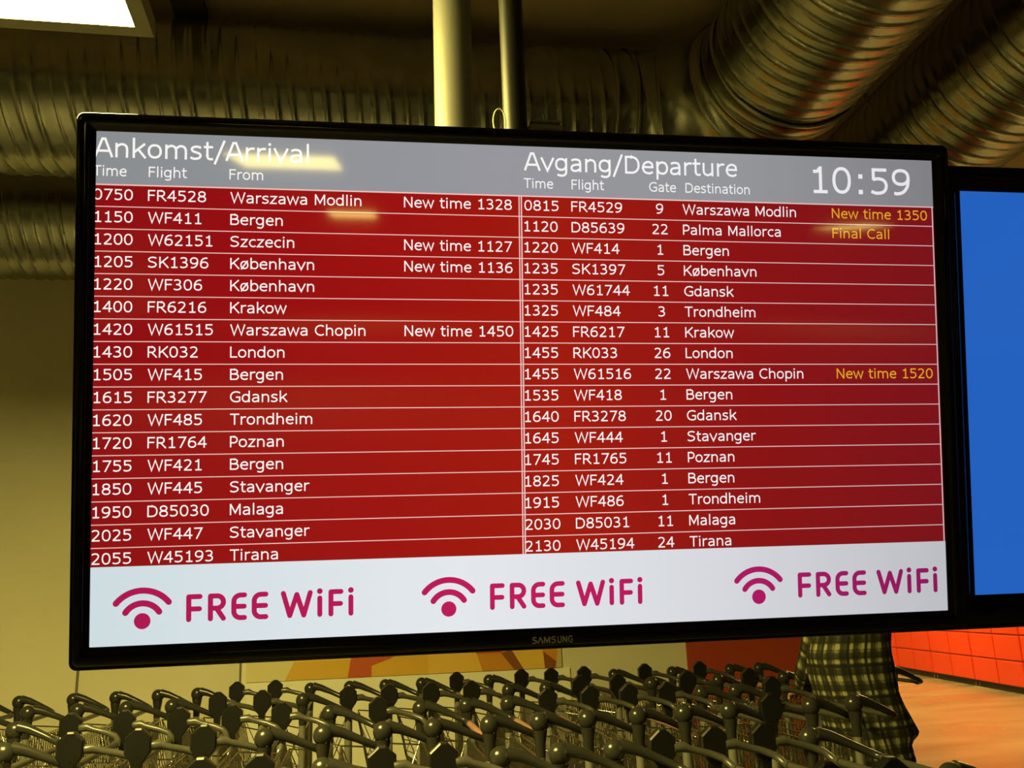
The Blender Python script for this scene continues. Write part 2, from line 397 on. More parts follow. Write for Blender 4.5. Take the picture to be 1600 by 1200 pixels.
# a plain humanist sans drawn as single-weight strokes (units: 1000 to the em)
def disc(mb, x, y, r, z, n=20): mb.add([(x + r * math.cos(2 * math.pi * k / n), y + r * math.sin(2 * math.pi * k / n), z) for k in range(n)], [tuple(range(n))])
def stroke(mb, pts, w, z, cap=True, wy=None):
    """flat ribbon along pts with mitred corners; wy gives another weight for level strokes"""
    h = w / 2; pts = [Vector((p[0], p[1], 0)) for p in pts]
    closed = (pts[0] - pts[-1]).length < 1e-6 and len(pts) > 3
    if closed: pts = pts[:-1]
    n = len(pts); L, R_ = [], []
    def nrm(d): d = d.normalized(); return Vector((-d.y, d.x, 0))
    for i, p in enumerate(pts):
        if closed: a, b = nrm(p - pts[i - 1]), nrm(pts[(i + 1) % n] - p)
        elif i == 0: a = b = nrm(pts[1] - p)
        elif i == n - 1: a = b = nrm(p - pts[i - 1])
        else: a, b = nrm(p - pts[i - 1]), nrm(pts[i + 1] - p)
        m = (a + b); m = m.normalized() if m.length > 1e-6 else a
        k = min(1.0 / max(m.dot(a), 0.2), 2.2)
        L.append(p + m * h * k); R_.append(p - m * h * k)
    fs = [(i, i + 1, n + i + 1, n + i) for i in range(n - 1)]
    if closed: fs.append((n - 1, 0, n, 2 * n - 1))
    mb.add([(v.x, v.y, z) for v in R_ + L], fs)
    if cap and not closed:
        disc(mb, pts[0].x, pts[0].y, h, z, 14); disc(mb, pts[-1].x, pts[-1].y, h, z, 14)
def arc(cx, cy, r, a0, a1, n=24): return [(cx + r * math.cos(math.radians(a0 + (a1 - a0) * k / n)), cy + r * math.sin(math.radians(a0 + (a1 - a0) * k / n))) for k in range(n + 1)]
def el(cx, cy, rx, ry, a0=0, a1=360, n=None, e=2.25):
    n = n or max(6, int(abs(a1 - a0) / 13)); out = []
    for k in range(n + 1):
        t = math.radians(a0 + (a1 - a0) * k / n); c, s_ = math.cos(t), math.sin(t)
        q = (abs(c) ** e + abs(s_) ** e) ** (-1 / e); out.append((cx + rx * c * q, cy + ry * s_ * q))
    if abs(a1 - a0) == 360: out[-1] = out[0]
    return out
def cat(*p):
    P = [p[0]] + list(p) + [p[-1]]; out = []
    for i in range(1, len(P) - 2):
        a, b, c, d = P[i - 1], P[i], P[i + 1], P[i + 2]
        for k in range(5):
            t = k / 5; out.append(tuple(0.5 * (2 * b[j] + (c[j] - a[j]) * t + (2 * a[j] - 5 * b[j] + 4 * c[j] - d[j]) * t * t + (3 * b[j] - a[j] - 3 * c[j] + d[j]) * t ** 3) for j in (0, 1)))
    return out + [p[-1]]
ST = 125
def bowl(cx): return el(cx, 272, 212, 230)
G = {
 '0': (636, [el(318, 363, 222, 322)]), '1': (636, [[(348, 30), (348, 727)], [(142, 585), (260, 592), (345, 690)], [(145, 40), (545, 40)]]),
 '2': (636, [cat((92, 612), (180, 668), (300, 684), (430, 650), (488, 540), (450, 410), (320, 260), (112, 62)), [(82, 42), (560, 42)]]),
 '3': (636, [cat((95, 632), (190, 674), (300, 684), (430, 645), (472, 535), (420, 425), (300, 384), (215, 382)), cat((215, 382), (320, 376), (455, 320), (508, 210), (450, 95), (290, 42), (170, 52), (75, 95))]),
 '4': (636, [[(440, 0), (440, 727)], [(445, 690), (420, 690), (82, 236), (600, 236)]]),
 '5': (636, [[(535, 684), (150, 684), (150, 400)] , cat((140, 412), (280, 440), (430, 408), (510, 310), (510, 185), (430, 78), (280, 42), (170, 52), (82, 90))]),
 '6': (636, [el(322, 232, 216, 190), cat((525, 674), (400, 684), (250, 630), (140, 490), (104, 330), (106, 220))]),
 '7': (636, [[(76, 684), (548, 684), (215, 0)]]), '8': (636, [el(318, 538, 190, 146), el(318, 204, 222, 162)]),
 '9': (636, [el(314, 495, 216, 190), cat((111, 53), (236, 43), (386, 97), (496, 237), (532, 397), (530, 507))]),
 ':': (454, ['dot', (227, 60), (227, 486)]), '/': (454, [[(40, -150), (414, 770)]]), ' ': (352, []),
 'A': (684, [[(30, 0), (304, 727)], [(654, 0), (380, 727)], [(290, 690), (394, 690)], [(150, 236), (534, 236)]]),
 'B': (686, [[(130, 0), (130, 727)], [(130, 684), (360, 684)] + el(360, 538, 190, 146, 90, -90) + [(130, 392)], [(130, 392), (390, 392)] + el(390, 217, 215, 175, 90, -90) + [(130, 42)]]),
 'C': (698, [cat((640, 615), (530, 672), (410, 684), (240, 634), (120, 490), (98, 363), (120, 236), (240, 92), (410, 42), (530, 54), (640, 110))]),
 'D': (771, [[(130, 0), (130, 727)], [(130, 684), (350, 684)] + el(350, 363, 325, 321, 90, -90, 18) + [(130, 42)]]),
 'F': (575, [[(130, 0), (130, 727)], [(130, 684), (545, 684)], [(130, 380), (505, 380)]]),
 'G': (775, [cat((690, 615), (560, 672), (425, 684), (240, 634), (120, 490), (98, 363), (120, 236), (240, 92), (425, 42), (560, 54), (670, 92)), [(668, 70), (668, 335), (430, 335)]]),
 'K': (693, [[(130, 0), (130, 727)], [(640, 727), (150, 290)], [(290, 420), (660, 0)]]), 'L': (557, [[(130, 727), (130, 42), (545, 42)]]),
 'M': (843, [[(125, 0), (125, 727)], [(718, 0), (718, 727)], [(125, 715), (422, 150), (718, 715)]]), 'N': (748, [[(125, 0), (125, 727)], [(125, 715), (623, 12)], [(623, 0), (623, 727)]]),
 'P': (603, [[(130, 0), (130, 727)], [(130, 684), (325, 684)] + el(325, 488, 210, 196, 90, -90) + [(130, 292)]]),
 'R': (695, [[(130, 0), (130, 727)], [(130, 684), (340, 684)] + el(340, 512, 195, 172, 90, -90) + [(130, 340)], [(330, 340), (655, 0)]]),
 'S': (684, [cat((585, 630), (470, 674), (345, 684), (190, 645), (112, 535), (190, 425), (345, 375), (500, 320), (570, 205), (490, 90), (330, 42), (190, 54), (75, 105))]),
 'T': (616, [[(15, 684), (601, 684)], [(308, 684), (308, 0)]]), 'U': (732, [[(125, 727), (125, 260)] + el(366, 260, 241, 218, 180, 360) + [(607, 727)]]),
 'W': (989, [[(48, 727), (262, 30), (494, 690), (727, 30), (941, 727)]]),
 'a': (601, [cat((100, 458), (200, 496), (310, 503), (430, 465), (472, 350)), [(472, 360), (472, 0)], cat((472, 300), (300, 292), (150, 250), (98, 150), (150, 62), (250, 40), (370, 66), (472, 140))]),
 'b': (623, [[(ST, 0), (ST, 760)], bowl(340)]), 'c': (521, [cat((475, 455), (390, 495), (320, 503), (180, 455), (98, 320), (98, 222), (180, 90), (320, 41), (390, 50), (475, 92))]),
 'd': (623, [[(498, 0), (498, 760)], bowl(283)]), 'e': (596, [[(96, 292), (508, 292)] + cat((508, 300), (490, 420), (400, 490), (300, 503), (170, 445), (100, 320), (98, 220), (170, 92), (320, 41), (420, 50), (520, 100))]),
 'g': (623, [[(498, 545), (498, 0)] + cat((498, 10), (470, -95), (380, -158), (270, -166), (120, -130)), el(283, 285, 212, 217)]),
 'h': (633, [[(ST, 0), (ST, 760)], cat((ST, 395), (220, 470), (330, 503), (450, 460), (507, 340), (507, 0))]), 'i': (274, [[(137, 0), (137, 545)], [(137, 632), (137, 735)]]),
 'k': (592, [[(ST, 0), (ST, 760)], [(535, 545), (150, 225)], [(285, 330), (560, 0)]]), 'l': (274, [[(137, 0), (137, 760)]]),
 'm': (973, [[(ST, 0), (ST, 545)], cat((ST, 400), (210, 470), (310, 503), (430, 460), (486, 340), (486, 0)), cat((486, 400), (570, 470), (670, 503), (790, 460), (847, 340), (847, 0))]),
 'n': (633, [[(ST, 0), (ST, 545)], cat((ST, 395), (220, 470), (330, 503), (450, 460), (507, 340), (507, 0))]), 'o': (607, [el(303, 272, 218, 230)]),
 'ø': (607, [el(303, 272, 218, 230), [(95, -20), (515, 565)]]), 'p': (623, [[(ST, -207), (ST, 545)], bowl(340)]),
 'r': (427, [[(ST, 0), (ST, 545)], cat((ST, 380), (200, 460), (300, 500), (420, 496))]),
 's': (521, [cat((445, 462), (350, 497), (265, 503), (140, 470), (100, 390), (165, 318), (265, 285), (390, 235), (425, 155), (370, 75), (240, 41), (130, 53), (52, 95))]),
 't': (394, [[(160, 700), (160, 180)] + cat((160, 180), (190, 75), (280, 42), (375, 52)), [(25, 503), (375, 503)]]),
 'u': (633, [cat((ST, 545), (ST, 200), (180, 85), (300, 41), (412, 74), (507, 150)), [(507, 0), (507, 545)]]), 'v': (592, [[(38, 545), (296, 18), (554, 545)]]),
 'w': (818, [[(44, 545), (228, 20), (409, 515), (590, 20), (774, 545)]]), 'z': (525, [[(60, 503), (455, 503), (75, 42), (475, 42)]]),
}
def fix(pts):                                # the catmull tail of a straight run stays straight
    return pts
def write(mb, text, x, y, cap, width=None, align='L', z=Z3, ratio=1.0, weight=88, blank=()):
    sy = cap / 727; adv = []; p = 0
    for c in text: adv.append(p); p += G[c][0]
    tmp = MB()
    for c, o in zip(text, adv):
        if c in blank: continue
        g = G[c][1]
        if g and g[0] == 'dot':
            for cx, cy in g[1:]: stroke(tmp, [(o + cx, cy - 60), (o + cx, cy + 60)], 120, 0, False)
            continue
        for k, st in enumerate(g): stroke(tmp, [(a + o, b) for a, b in st], weight if c != 'i' or k == 0 else weight * 1.12, k * 0.0001 * 0, False)
    x0, x1 = min(v[0] for v in tmp.v), max(v[0] for v in tmp.v)
    sx = width / (x1 - x0) if width else sy * ratio
    w = (x1 - x0) * sx; ox = x if align == 'L' else (x - w if align == 'R' else x - w / 2)
    mb.add([(ox + (v[0] - x0) * sx, y + v[1] * sy, z) for v in tmp.v], tmp.f)
DIG = (4 * 636 - 2 * 96 + 88) / 727
CAPR = 0.0149
RR = 0.0500 / (CAPR * 3.37)                  # same width-to-height as the photographed digits
ARR = [('0750', 'FR4528', 'Warszawa Modlin', 'New time 1328'), ('1150', 'WF411', 'Bergen', ''), ('1200', 'W62151', 'Szczecin', 'New time 1127'),
       ('1205', 'SK1396', 'København', 'New time 1136'), ('1220', 'WF306', 'København', ''), ('1400', 'FR6216', 'Krakow', ''),
       ('1420', 'W61515', 'Warszawa Chopin', 'New time 1450'), ('1430', 'RK032', 'London', ''), ('1505', 'WF415', 'Bergen', ''),
       ('1615', 'FR3277', 'Gdansk', ''), ('1620', 'WF485', 'Trondheim', ''), ('1720', 'FR1764', 'Poznan', ''), ('1755', 'WF421', 'Bergen', ''),
       ('1850', 'WF445', 'Stavanger', ''), ('1950', 'D85030', 'Malaga', ''), ('2025', 'WF447', 'Stavanger', ''), ('2055', 'W45193', 'Tirana', '')]
DEP = [('0815', 'FR4529', '9', 'Warszawa Modlin', 'New time 1350'), ('1120', 'D85639', '22', 'Palma Mallorca', 'Final Call'), ('1220', 'WF414', '1', 'Bergen', ''),
       ('1235', 'SK1397', '5', 'København', ''), ('1235', 'W61744', '11', 'Gdansk', ''), ('1325', 'WF484', '3', 'Trondheim', ''),
       ('1425', 'FR6217', '11', 'Krakow', ''), ('1455', 'RK033', '26', 'London', ''), ('1455', 'W61516', '22', 'Warszawa Chopin', 'New time 1520'),
       ('1535', 'WF418', '1', 'Bergen', ''), ('1640', 'FR3278', '20', 'Gdansk', ''), ('1645', 'WF444', '1', 'Stavanger', ''),
       ('1745', 'FR1765', '11', 'Poznan', ''), ('1825', 'WF424', '1', 'Bergen', ''), ('1915', 'WF486', '1', 'Trondheim', ''),
       ('2030', 'D85031', '11', 'Malaga', ''), ('2130', 'W45194', '24', 'Tirana', '')]
for k in range(17):
    y = 0.2474 - PITCH_ROW * k; q = k / 16
    def field(name, text, x, m=M_txt, **kw):
        mb = MB(); write(mb, text, x, y, CAPR, **kw); return mb.build(name, m, scr)
    a, d = ARR[k], DEP[k]
    field('time_text', a[0], -0.5578 + 0.003 * q, align='R', ratio=RR)
    field('flight_text', a[1], -0.5385 + 0.004 * q, ratio=RR); field('origin_text', a[2], -0.4318 + 0.002 * q, ratio=RR)
    if a[3]: field('delay_text', a[3], -0.1976, width=0.1522)
    field('time_text', d[0], -0.0273 - 0.004 * q, ratio=RR); field('flight_text', d[1], 0.0408, ratio=RR)
    field('gate_text', d[2], 0.1720, align='C', ratio=RR); field('destination_text', d[3], 0.2068, ratio=RR)
    if d[4]: field('status_text', d[4], 0.4395, M_yel, width=0.1545 if d[4].startswith('N') else 0.0914)['label'] = 'yellow status text'
for text, x, w in (('Ankomst/Arrival', -0.6078, 0.2804), ('Avgang/Departure', -0.0274, 0.3192)):
    mb = MB(); write(mb, text, x, 0.3052, 0.0262, w); mb.build('heading_text', M_txt, scr)
for text, x, w in (('Time', -0.6085, 0.0423), ('Flight', -0.5378, 0.0491), ('From', -0.4331, 0.0445), ('Time', -0.0277, 0.0424), ('Flight', 0.0417, 0.0478), ('Gate', 0.157, 0.0404), ('Destination', 0.2119, 0.0989)):
    mb = MB(); write(mb, text, x, 0.2797, 0.0142, w); mb.build('column_heading', M_txt, scr)
mb = MB(); write(mb, '10:59', 0.4113, 0.2850, 0.0405, 0.1564); mb.build('clock_digits', M_txt, scr)

def wifi(cx):
    mb = MB()
    disc(mb, cx, -0.3090, 0.0104, Z2, 28)
    a1 = math.degrees(math.asin(0.033 / 0.0423)); a2 = math.degrees(math.asin(0.0211 / 0.025))
    stroke(mb, arc(cx, -0.3118, 0.0423, 90 + a1, 90 - a1), 0.0080, Z2); stroke(mb, arc(cx, -0.3110, 0.025, 90 + a2, 90 - a2), 0.0080, Z2)
    mb.build('wifi_symbol', M_mag, scr)
def free(x, W):
    mb = MB(); s = W / 236.2; w = 6.6e-3; B, T = -0.3127 + w / 2, -0.2765 - w / 2; H = T - B; z = Z2
    X = lambda px: x + px * s * 1.0
    def F_(l, r):
        stroke(mb, [(X(l) + w / 2, B), (X(l) + w / 2, T), ], w, z); stroke(mb, [(X(l) + w / 2, T), (X(r) - w / 2, T)], w, z)
        stroke(mb, [(X(l) + w / 2, B + H * 0.46), (X(r) - w / 2 - 0.0006, B + H * 0.46)], w, z)
    def E_(l, r):
        c = 0.0085; x0 = X(l) + w / 2
        stroke(mb, [(X(r) - w / 2, T)] + arc(x0 + c, T - c, c, 90, 180, 8) + arc(x0 + c, B + c, c, 180, 270, 8) + [(X(r) - w / 2, B)], w, z)
        stroke(mb, [(x0, B + H * 0.5), (X(r) - w / 2 - 0.0004, B + H * 0.5)], w, z)
    def R__(l, r):
        x0, x1 = X(l) + w / 2, X(r) - w / 2; c = H * 0.27; yb = T - 2 * c
        stroke(mb, [(x0, B), (x0, T)], w, z)
        stroke(mb, [(x0, T)] + arc(x1 - c - 0.0003, T - c, c, 90, -90, 12) + [(x0, yb)], w, z)
        stroke(mb, [(x0 + (x1 - x0) * 0.45, yb), (x1 - 0.0003, B)], w, z)
    F_(0, 22.5); R__(30, 55.5); E_(62.5, 84.5); E_(91, 114.5)
    xl, xr = X(132) + w / 2, X(177.5) - w / 2; d = xr - xl
    stroke(mb, [(xl, T), (xl + d * 0.24, B)], w, z); stroke(mb, [(xl + d * 0.24, B), (xl + d * 0.5, T - 0.002)], w, z)
    stroke(mb, [(xl + d * 0.5, T - 0.002), (xl + d * 0.76, B)], w, z); stroke(mb, [(xl + d * 0.76, B), (xr, T)], w, z)
    for c in (187.6, 232.4):
        stroke(mb, [(X(c), B), (X(c), B + H * 0.74)], w, z); disc(mb, X(c), T + 0.0014, 0.0038, z, 18)
    F_(200, 221.7)
    mb.build('wifi_lettering', M_mag, scr)
for cx, x, w in ((-0.5400, -0.4850, 0.2172), (-0.1390, -0.0820, 0.2176), (0.3092, 0.3692, 0.2206)): wifi(cx); free(x, w)
mb = MB(); LZ = 0.0022; LW = 150
write(mb, 'S', -0.0255, -0.3588, 0.0088, 0.0070, z=LZ, weight=LW); write(mb, 'M', -0.0090, -0.3588, 0.0088, 0.0090, z=LZ, weight=LW); write(mb, 'S', 0.0013, -0.3588, 0.0088, 0.0068, z=LZ, weight=LW)
write(mb, 'U', 0.0094, -0.3588, 0.0088, 0.0066, z=LZ, weight=LW); write(mb, 'N', 0.0173, -0.3588, 0.0088, 0.0065, z=LZ, weight=LW); write(mb, 'G', 0.0250, -0.3588, 0.0088, 0.0066, z=LZ, weight=LW)
stroke(mb, [(-0.0175, -0.3588), (-0.0139, -0.3504)], 0.0018, LZ, False); stroke(mb, [(-0.0139, -0.3504), (-0.0103, -0.3588)], 0.0018, LZ, False)
mb.build('maker_lettering', M_logo, tv)['label'] = 'small silver lettering'

# second screen, a little behind, showing plain blue
k2 = 1.107
o2 = EYE + k2 * (TVC - EYE)
tv2 = empty('information_display', 'black framed screen glowing plain blue at the right edge', 'screen')
tv2.matrix_world = tv_matrix(o2)
L2 = 0.649 * k2
s0, s1, t0, t1 = L2, L2 + 1.21, -0.319 * k2, 0.2945 * k2
BO = (s0 - 0.046, s1 + 0.046, t0 - 0.055, t1 + 0.042)
bezel(tv2, BO, (s0, s1, t0, t1)); shell(tv2, BO)
MB().box(((s0 + s1) / 2, (t0 + t1) / 2, SZ - 0.0015), (s1 - s0 + 0.012, t1 - t0 + 0.012, 0.003)).build('screen', M_blue, tv2)

# mounting poles and rail behind the screens
def pole(name, label, x, y, r, zb, m):
    e = empty(name, label, 'pole', (x, y, zb))
    MB().tube([(0, 0, 0), (0, 0, CZ - zb - 0.01)], r, 32).build('tube', m, e)
    MB().tube([(0, 0, CZ - zb - 0.02), (0, 0, CZ - zb)], r * 2.2, 32).build('ceiling_flange', m, e)
    MB().tube([(0, 0, -0.012), (0, 0, 0.03)], r * 1.08, 32).build('end_cap', m, e)
    return e
pole('ceiling_pole', 'thick white pole hanging from the ceiling behind the screen', 0.222, 1.95, 0.0475, 1.62, M_white)
bp = pole('ceiling_pole', 'thinner black pole right beside the white pole', 0.325, 1.70, 0.0262, 1.66, M_blackpole)
br = empty('screen_bracket', 'black steel rail joining the two screens to the poles', 'bracket', (0.5, 1.62, 1.78))
MB().box((0.35, 0.03, 0), (1.5, 0.04, 0.08)).build('rail', M_back, br)
MB().box((-0.175, 0.0, 0.0), (0.14, 0.12, 0.14)).build('pole_clamp', M_back, br)
MB().box((-0.278, 0.19, 0.0), (0.05, 0.30, 0.05)).build('pole_clamp', M_back, br)
for x in (-0.5, 0.0): MB().box((x + 0.05, -0.16, 0.03), (0.05, 0.36, 0.05)).build('screen_arm', M_back, br)
MB().box((0.95, -0.10, 0.03), (0.05, 0.26, 0.05)).build('screen_arm', M_back, br)

# cables at the foot of the black pole
y_ = 1.66
mb = MB()
pts = []
for k in range(25):
    t = math.radians(-60 + 320 * k / 24); pts.append((0.284 + 0.013 * math.cos(t), y_, 2.490 + 0.030 * math.sin(t)))
mb.tube(pts, 0.0016, 8); mb.tube([(0.279, y_, 2.44), (0.283, y_, 2.10)], 0.0016, 8); mb.tube([(0.2905, y_, 2.463), (0.285, y_, 2.30), (0.283, y_, 2.10)], 0.0016, 8)
tag(mb.build('power_cable', M_cable_lt), 'thin pale cable looping up beside the black pole foot', 'cable')
mb = MB()
mb.box((0.388, 1.69, 2.497), (0.074, 0.02, 0.008)); mb.box((0.388, 1.69, 2.510), (0.066, 0.02, 0.005))
mb.tube([(0.389, 1.69, 2.508), (0.384, 1.69, 2.535)], 0.0025, 6)
for dx, a in ((0.0, 0.012), (0.014, 0.010), (0.026, 0.016)):
    mb.tube([(0.377 + dx + a * math.cos(t), 1.69, 2.462 + 0.030 * math.sin(t)) for t in [math.radians(q) for q in range(80, 300, 20)]] + [(0.384 + dx, 1.69, 2.10)], 0.0016, 6)
tag(mb.build('cable_bundle', M_cable_dk), 'dark clip with loose looped wires right of the black pole', 'cable')

# ------------------------------------------------------------------ luggage trolleys
HW, HZ = 0.35, 1.11                         # half the distance between the posts, hub height
def shared(mb, m): # a mesh without an object
    o = mb.build('part', m); me = o.data; bpy.data.objects.remove(o); return me
def trolley_meshes():
    P = {}
    mb = MB()                                # base frame: two rails closing towards the front, sloped so the row nests
    for s in (-1, 1): mb.tube([(0.02, s * HW, 0.30), (-0.05, s * (HW - 0.01), 0.29), (-0.85, s * 0.19, 0.13), (-0.93, s * 0.12, 0.12)], 0.012, 8)
    mb.tube([(-0.93, -0.12, 0.12), (-0.93, 0.12, 0.12)], 0.012, 8)
    P['base_frame'] = shared(mb, M_post)
    mb = MB()
    for k in range(7):
        q = (k + 0.5) / 7; x = -0.85 * q - 0.03; hw = (HW - 0.012) + (0.19 - HW) * q
        mb.tube([(x, -hw, 0.30 - 0.165 * q), (x, hw, 0.30 - 0.165 * q)], 0.004, 6)
    P['platform'] = shared(mb, M_wire)
    for s, nm in ((1, 'post_far'), (-1, 'post_near')):
        P[nm] = shared(MB().tube([(0, s * HW, 0.14), (0, s * HW, HZ - 0.12), (0, s * HW, HZ - 0.04)], [0.0165, 0.0165, 0.015], 12), M_post)
        w = MB(); w.tube([(0.0, s * HW - 0.014, 0.075), (0.0, s * HW + 0.014, 0.075)], 0.075, 20); P['wheel_' + nm[5:]] = shared(w, M_rubber)
    w = MB()
    for s in (-1, 1): w.tube([(-0.90, s * 0.09 - 0.012, 0.055), (-0.90, s * 0.09 + 0.012, 0.055)], 0.055, 18); w.tube([(-0.90, s * 0.09, 0.055), (-0.90, s * 0.09, 0.12)], 0.010, 8)
    P['caster'] = shared(w, M_rubber)
    mb = MB()                                # wire grid between the posts
    for k in range(19):
        y = -HW + 0.04 + (2 * HW - 0.08) * k / 18; mb.tube([(-0.004, y, 0.36), (-0.004, y, 0.985)], 0.0030, 5)
    for z in (0.36, 0.55, 0.72, 0.85, 0.955, 0.985): mb.tube([(0.001, -HW + 0.012, z), (0.001, HW - 0.012, z)], 0.0038, 5)
    P['back_grid'] = shared(mb, M_wire)
    mb = MB()                                # small slanting basket in front of the grid
    for k in range(9):
        y = -0.24 + 0.48 * k / 8
        mb.tube([(-0.012, y, 0.70), (-0.10, y * 0.9, 0.76), (-0.150, y * 0.86, 1.00)], 0.0028, 5)
    for x, z, h in ((-0.10, 0.76, 0.216), (-0.117, 0.84, 0.212), (-0.134, 0.92, 0.21), (-0.150, 1.00, 0.207)): mb.tube([(x, -h, z), (x, h, z)], 0.0032, 5)
    for s in (-1, 1):
        mb.tube([(-0.005, s * 0.30, 0.975), (-0.150, s * 0.207, 1.00)], 0.0034, 5); mb.tube([(-0.006, s * 0.29, 0.66), (-0.150, s * 0.207, 1.00)], 0.0028, 5)
        mb.tube([(-0.006, s * 0.30, 0.80), (-0.117, s * 0.212, 0.84)], 0.0028, 5); mb.tube([(-0.006, s * 0.32, 0.985), (-0.10, s * 0.216, 0.76)], 0.0028, 5)
    P['wire_basket'] = shared(mb, M_wire)
    # round hub: ball with neck
    for s, nm in ((1, 'far'), (-1, 'near')):
        mb = MB()
        mb.ball((0.0, s * HW, HZ), (0.0335, 0.031, 0.0345), 20, 12)
        mb.tube([(0, s * HW, HZ - 0.115), (0, s * HW, HZ - 0.07), (0.0, s * HW, HZ - 0.025)], [0.017, 0.019, 0.027], 16)
        mb.ball((0.012, s * (HW - 0.003) - 0.034, HZ - 0.022), 0.003, 8, 5)
        P['round_hub_' + nm] = shared(mb, M_plas)
        mb = MB()                            # plate hub: bevelled six-sided plate on a tapering stem
        out = [(-0.010, 0.056), (0.010, 0.056), (0.041, 0.029), (0.041, -0.020), (0.016, -0.056), (0.014, -0.11), (-0.014, -0.11), (-0.016, -0.056), (-0.041, -0.020), (-0.041, 0.029)]
        rings = [[Vector((x * q, s * HW + y, HZ + z * q + (1 - q) * -0.01)) for x, z in out] for y, q in ((-0.016, 0.92), (-0.012, 1.0), (0.012, 1.0), (0.016, 0.92))]
        mb.loft(rings, True, False)
        mb.tube([(0.004, s * HW - 0.0185, HZ - 0.03), (0.004, s * HW - 0.016, HZ - 0.03)], 0.006, 10)
        P['plate_hub_' + nm] = shared(mb, M_hex)
        ey = s * 0.305
        P['round_arm_' + nm] = shared(MB().tube([(0.018, s * (HW - 0.012), HZ + 0.014), (0.06, s * (HW - 0.018), HZ + 0.004), (0.12, s * 0.325, HZ - 0.022), (0.172, s * 0.312, HZ - 0.047), (0.19, ey - s * 0.004, HZ - 0.056), (0.196, ey - s * 0.022, HZ - 0.060)],
                                               [0.022, 0.0175, 0.0135, 0.0125, 0.0125, 0.012], 14), M_plas)
        P['plate_arm_' + nm] = shared(MB().tube([(0.036, s * (HW - 0.008), HZ - 0.002), (0.066, s * (HW - 0.012), HZ - 0.000), (0.085, s * (HW - 0.014), HZ - 0.008), (0.14, s * 0.325, HZ - 0.022), (0.176, s * 0.315, HZ - 0.036), (0.19, ey - s * 0.004, HZ - 0.050), (0.196, ey - s * 0.022, HZ - 0.060)],
                                               [0.015, 0.016, 0.011, 0.0115, 0.0115, 0.0115, 0.011], 14), M_arm)
    P['crossbar'] = shared(MB().tube([(0.196, -0.284, HZ - 0.06), (0.196, 0.284, HZ - 0.06)], 0.0115, 12), M_arm)
    for s, nm in ((1, 'far'), (-1, 'near')): P['bar_collar_' + nm] = shared(MB().tube([(0.196, s * 0.264, HZ - 0.06), (0.196, s * 0.250, HZ - 0.06)], 0.0150, 14), M_arm)
    P['advert_strip'] = shared(MB().tube([(0.196, -0.24, HZ - 0.06), (0.196, 0.24, HZ - 0.06)], 0.0130, 12), M_strip)
    return P
TM = trolley_meshes()
def child(name, me, parent, label=None):
    o = bpy.data.objects.new(name, me); COL.objects.link(o); o.parent = parent
    if label: o['label'] = label
    return o
def make_trolley(kind, strip):
    r = empty('luggage_trolley', 'trolley', 'luggage trolley')
    for nm in ('base_frame', 'platform', 'back_grid', 'wire_basket', 'caster'): child(nm, TM[nm], r)
    for side, k in zip(('far', 'near'), kind):
        p = child('post', TM['post_' + side], r); child('wheel', TM['wheel_' + side], r)
        child('handle_hub', TM[('round_hub_' if k == 'R' else 'plate_hub_') + side], p, None)
        child('handle_arm', TM[('round_arm_' if k == 'R' else 'plate_arm_') + side], r)
    cb = child('crossbar', TM['crossbar'], r); child('bar_collar', TM['bar_collar_far'], cb); child('bar_collar', TM['bar_collar_near'], cb)
    if strip: child('advert_strip', TM['advert_strip'], cb, 'salmon pink strip')
    return r
def copy_tree(o, parent=None):
    c = o.copy(); COL.objects.link(c); c.parent = parent
    for ch_ in list(o.children): copy_tree(ch_, c)
    return c
PROTO = {}
ORD = 'first second third fourth fifth sixth seventh eighth ninth tenth eleventh twelfth thirteenth fourteenth fifteenth sixteenth seventeenth eighteenth nineteenth twentieth'.split() + ['twenty-' + w for w in 'first second third fourth fifth sixth'.split()]
KINDS = {'RR': 'round hubs', 'HH': 'flat hubs', 'RH': 'mixed hubs', 'HR': 'mixed hubs'}
def trolley_row(items, yfar, x_of, row, group, strips, y_of=None, tall=1.0):
    for i, (px, kind) in enumerate(items):
        key = (kind, i in strips)
        if key not in PROTO: PROTO[key] = o = make_trolley(*key)
        else: o = copy_tree(PROTO[key])
        jz = random.uniform(-0.004, 0.010)
        yf = y_of(px) if y_of else yfar
        o.location = (x_of(px) * yf / yfar, yf - HW, 0.0)
        o.scale = (1, 1, tall)
        o['label'] = 'luggage trolley with %s, %s from the left, row %s' % (KINDS[kind], ORD[i], row)
        o['group'] = group
K = lambda s: [(int(t[:-2]), t[-2:]) for t in s.split()]
trolley_row(K('-25RR 30RR 105RR 165RR 225RR 282RR 340HH 397HH 450RR 510RH 565RH 622RH 678HH 730RR 783HR 832HH 887HH 937RR 990HH 1037RR 1085HH 1138RR 1190RH 1310RR'),
            5.5, lambda px: -1.817 + (px - 30) * 0.003676, 'nearest the wall', 'trolleys in the row nearest the wall', {8, 11, 17, 20}, lambda px: 5.5 - 0.27 * max(px, 0) / 1190)
trolley_row(K('-45RR 28RR 105HR 180HH 258HH 335HH 408HR 480RR 555HR 620RR 693RR 760RR 825HR 895HR 960HR 1025HR 1085RH 1145RR 1210HR'),
            4.0, lambda px: -1.322 + (px - 30) * 0.002673, 'in the middle', 'trolleys in the middle row', {9, 10, 11, 12, 13})
trolley_row(K('-70RR 30RR 118RR 205RR 292HH 378HH 470RR 560HH 655HH 745RR 840RR 930RH 1010HR 1098HH 1185HH 1268RR'),
            2.78, lambda px: -0.919 + (px - 30) * 0.0018586, 'closest to the camera', 'trolleys in the row closest to the camera', {5, 8, 9, 10}, None, 0.972)

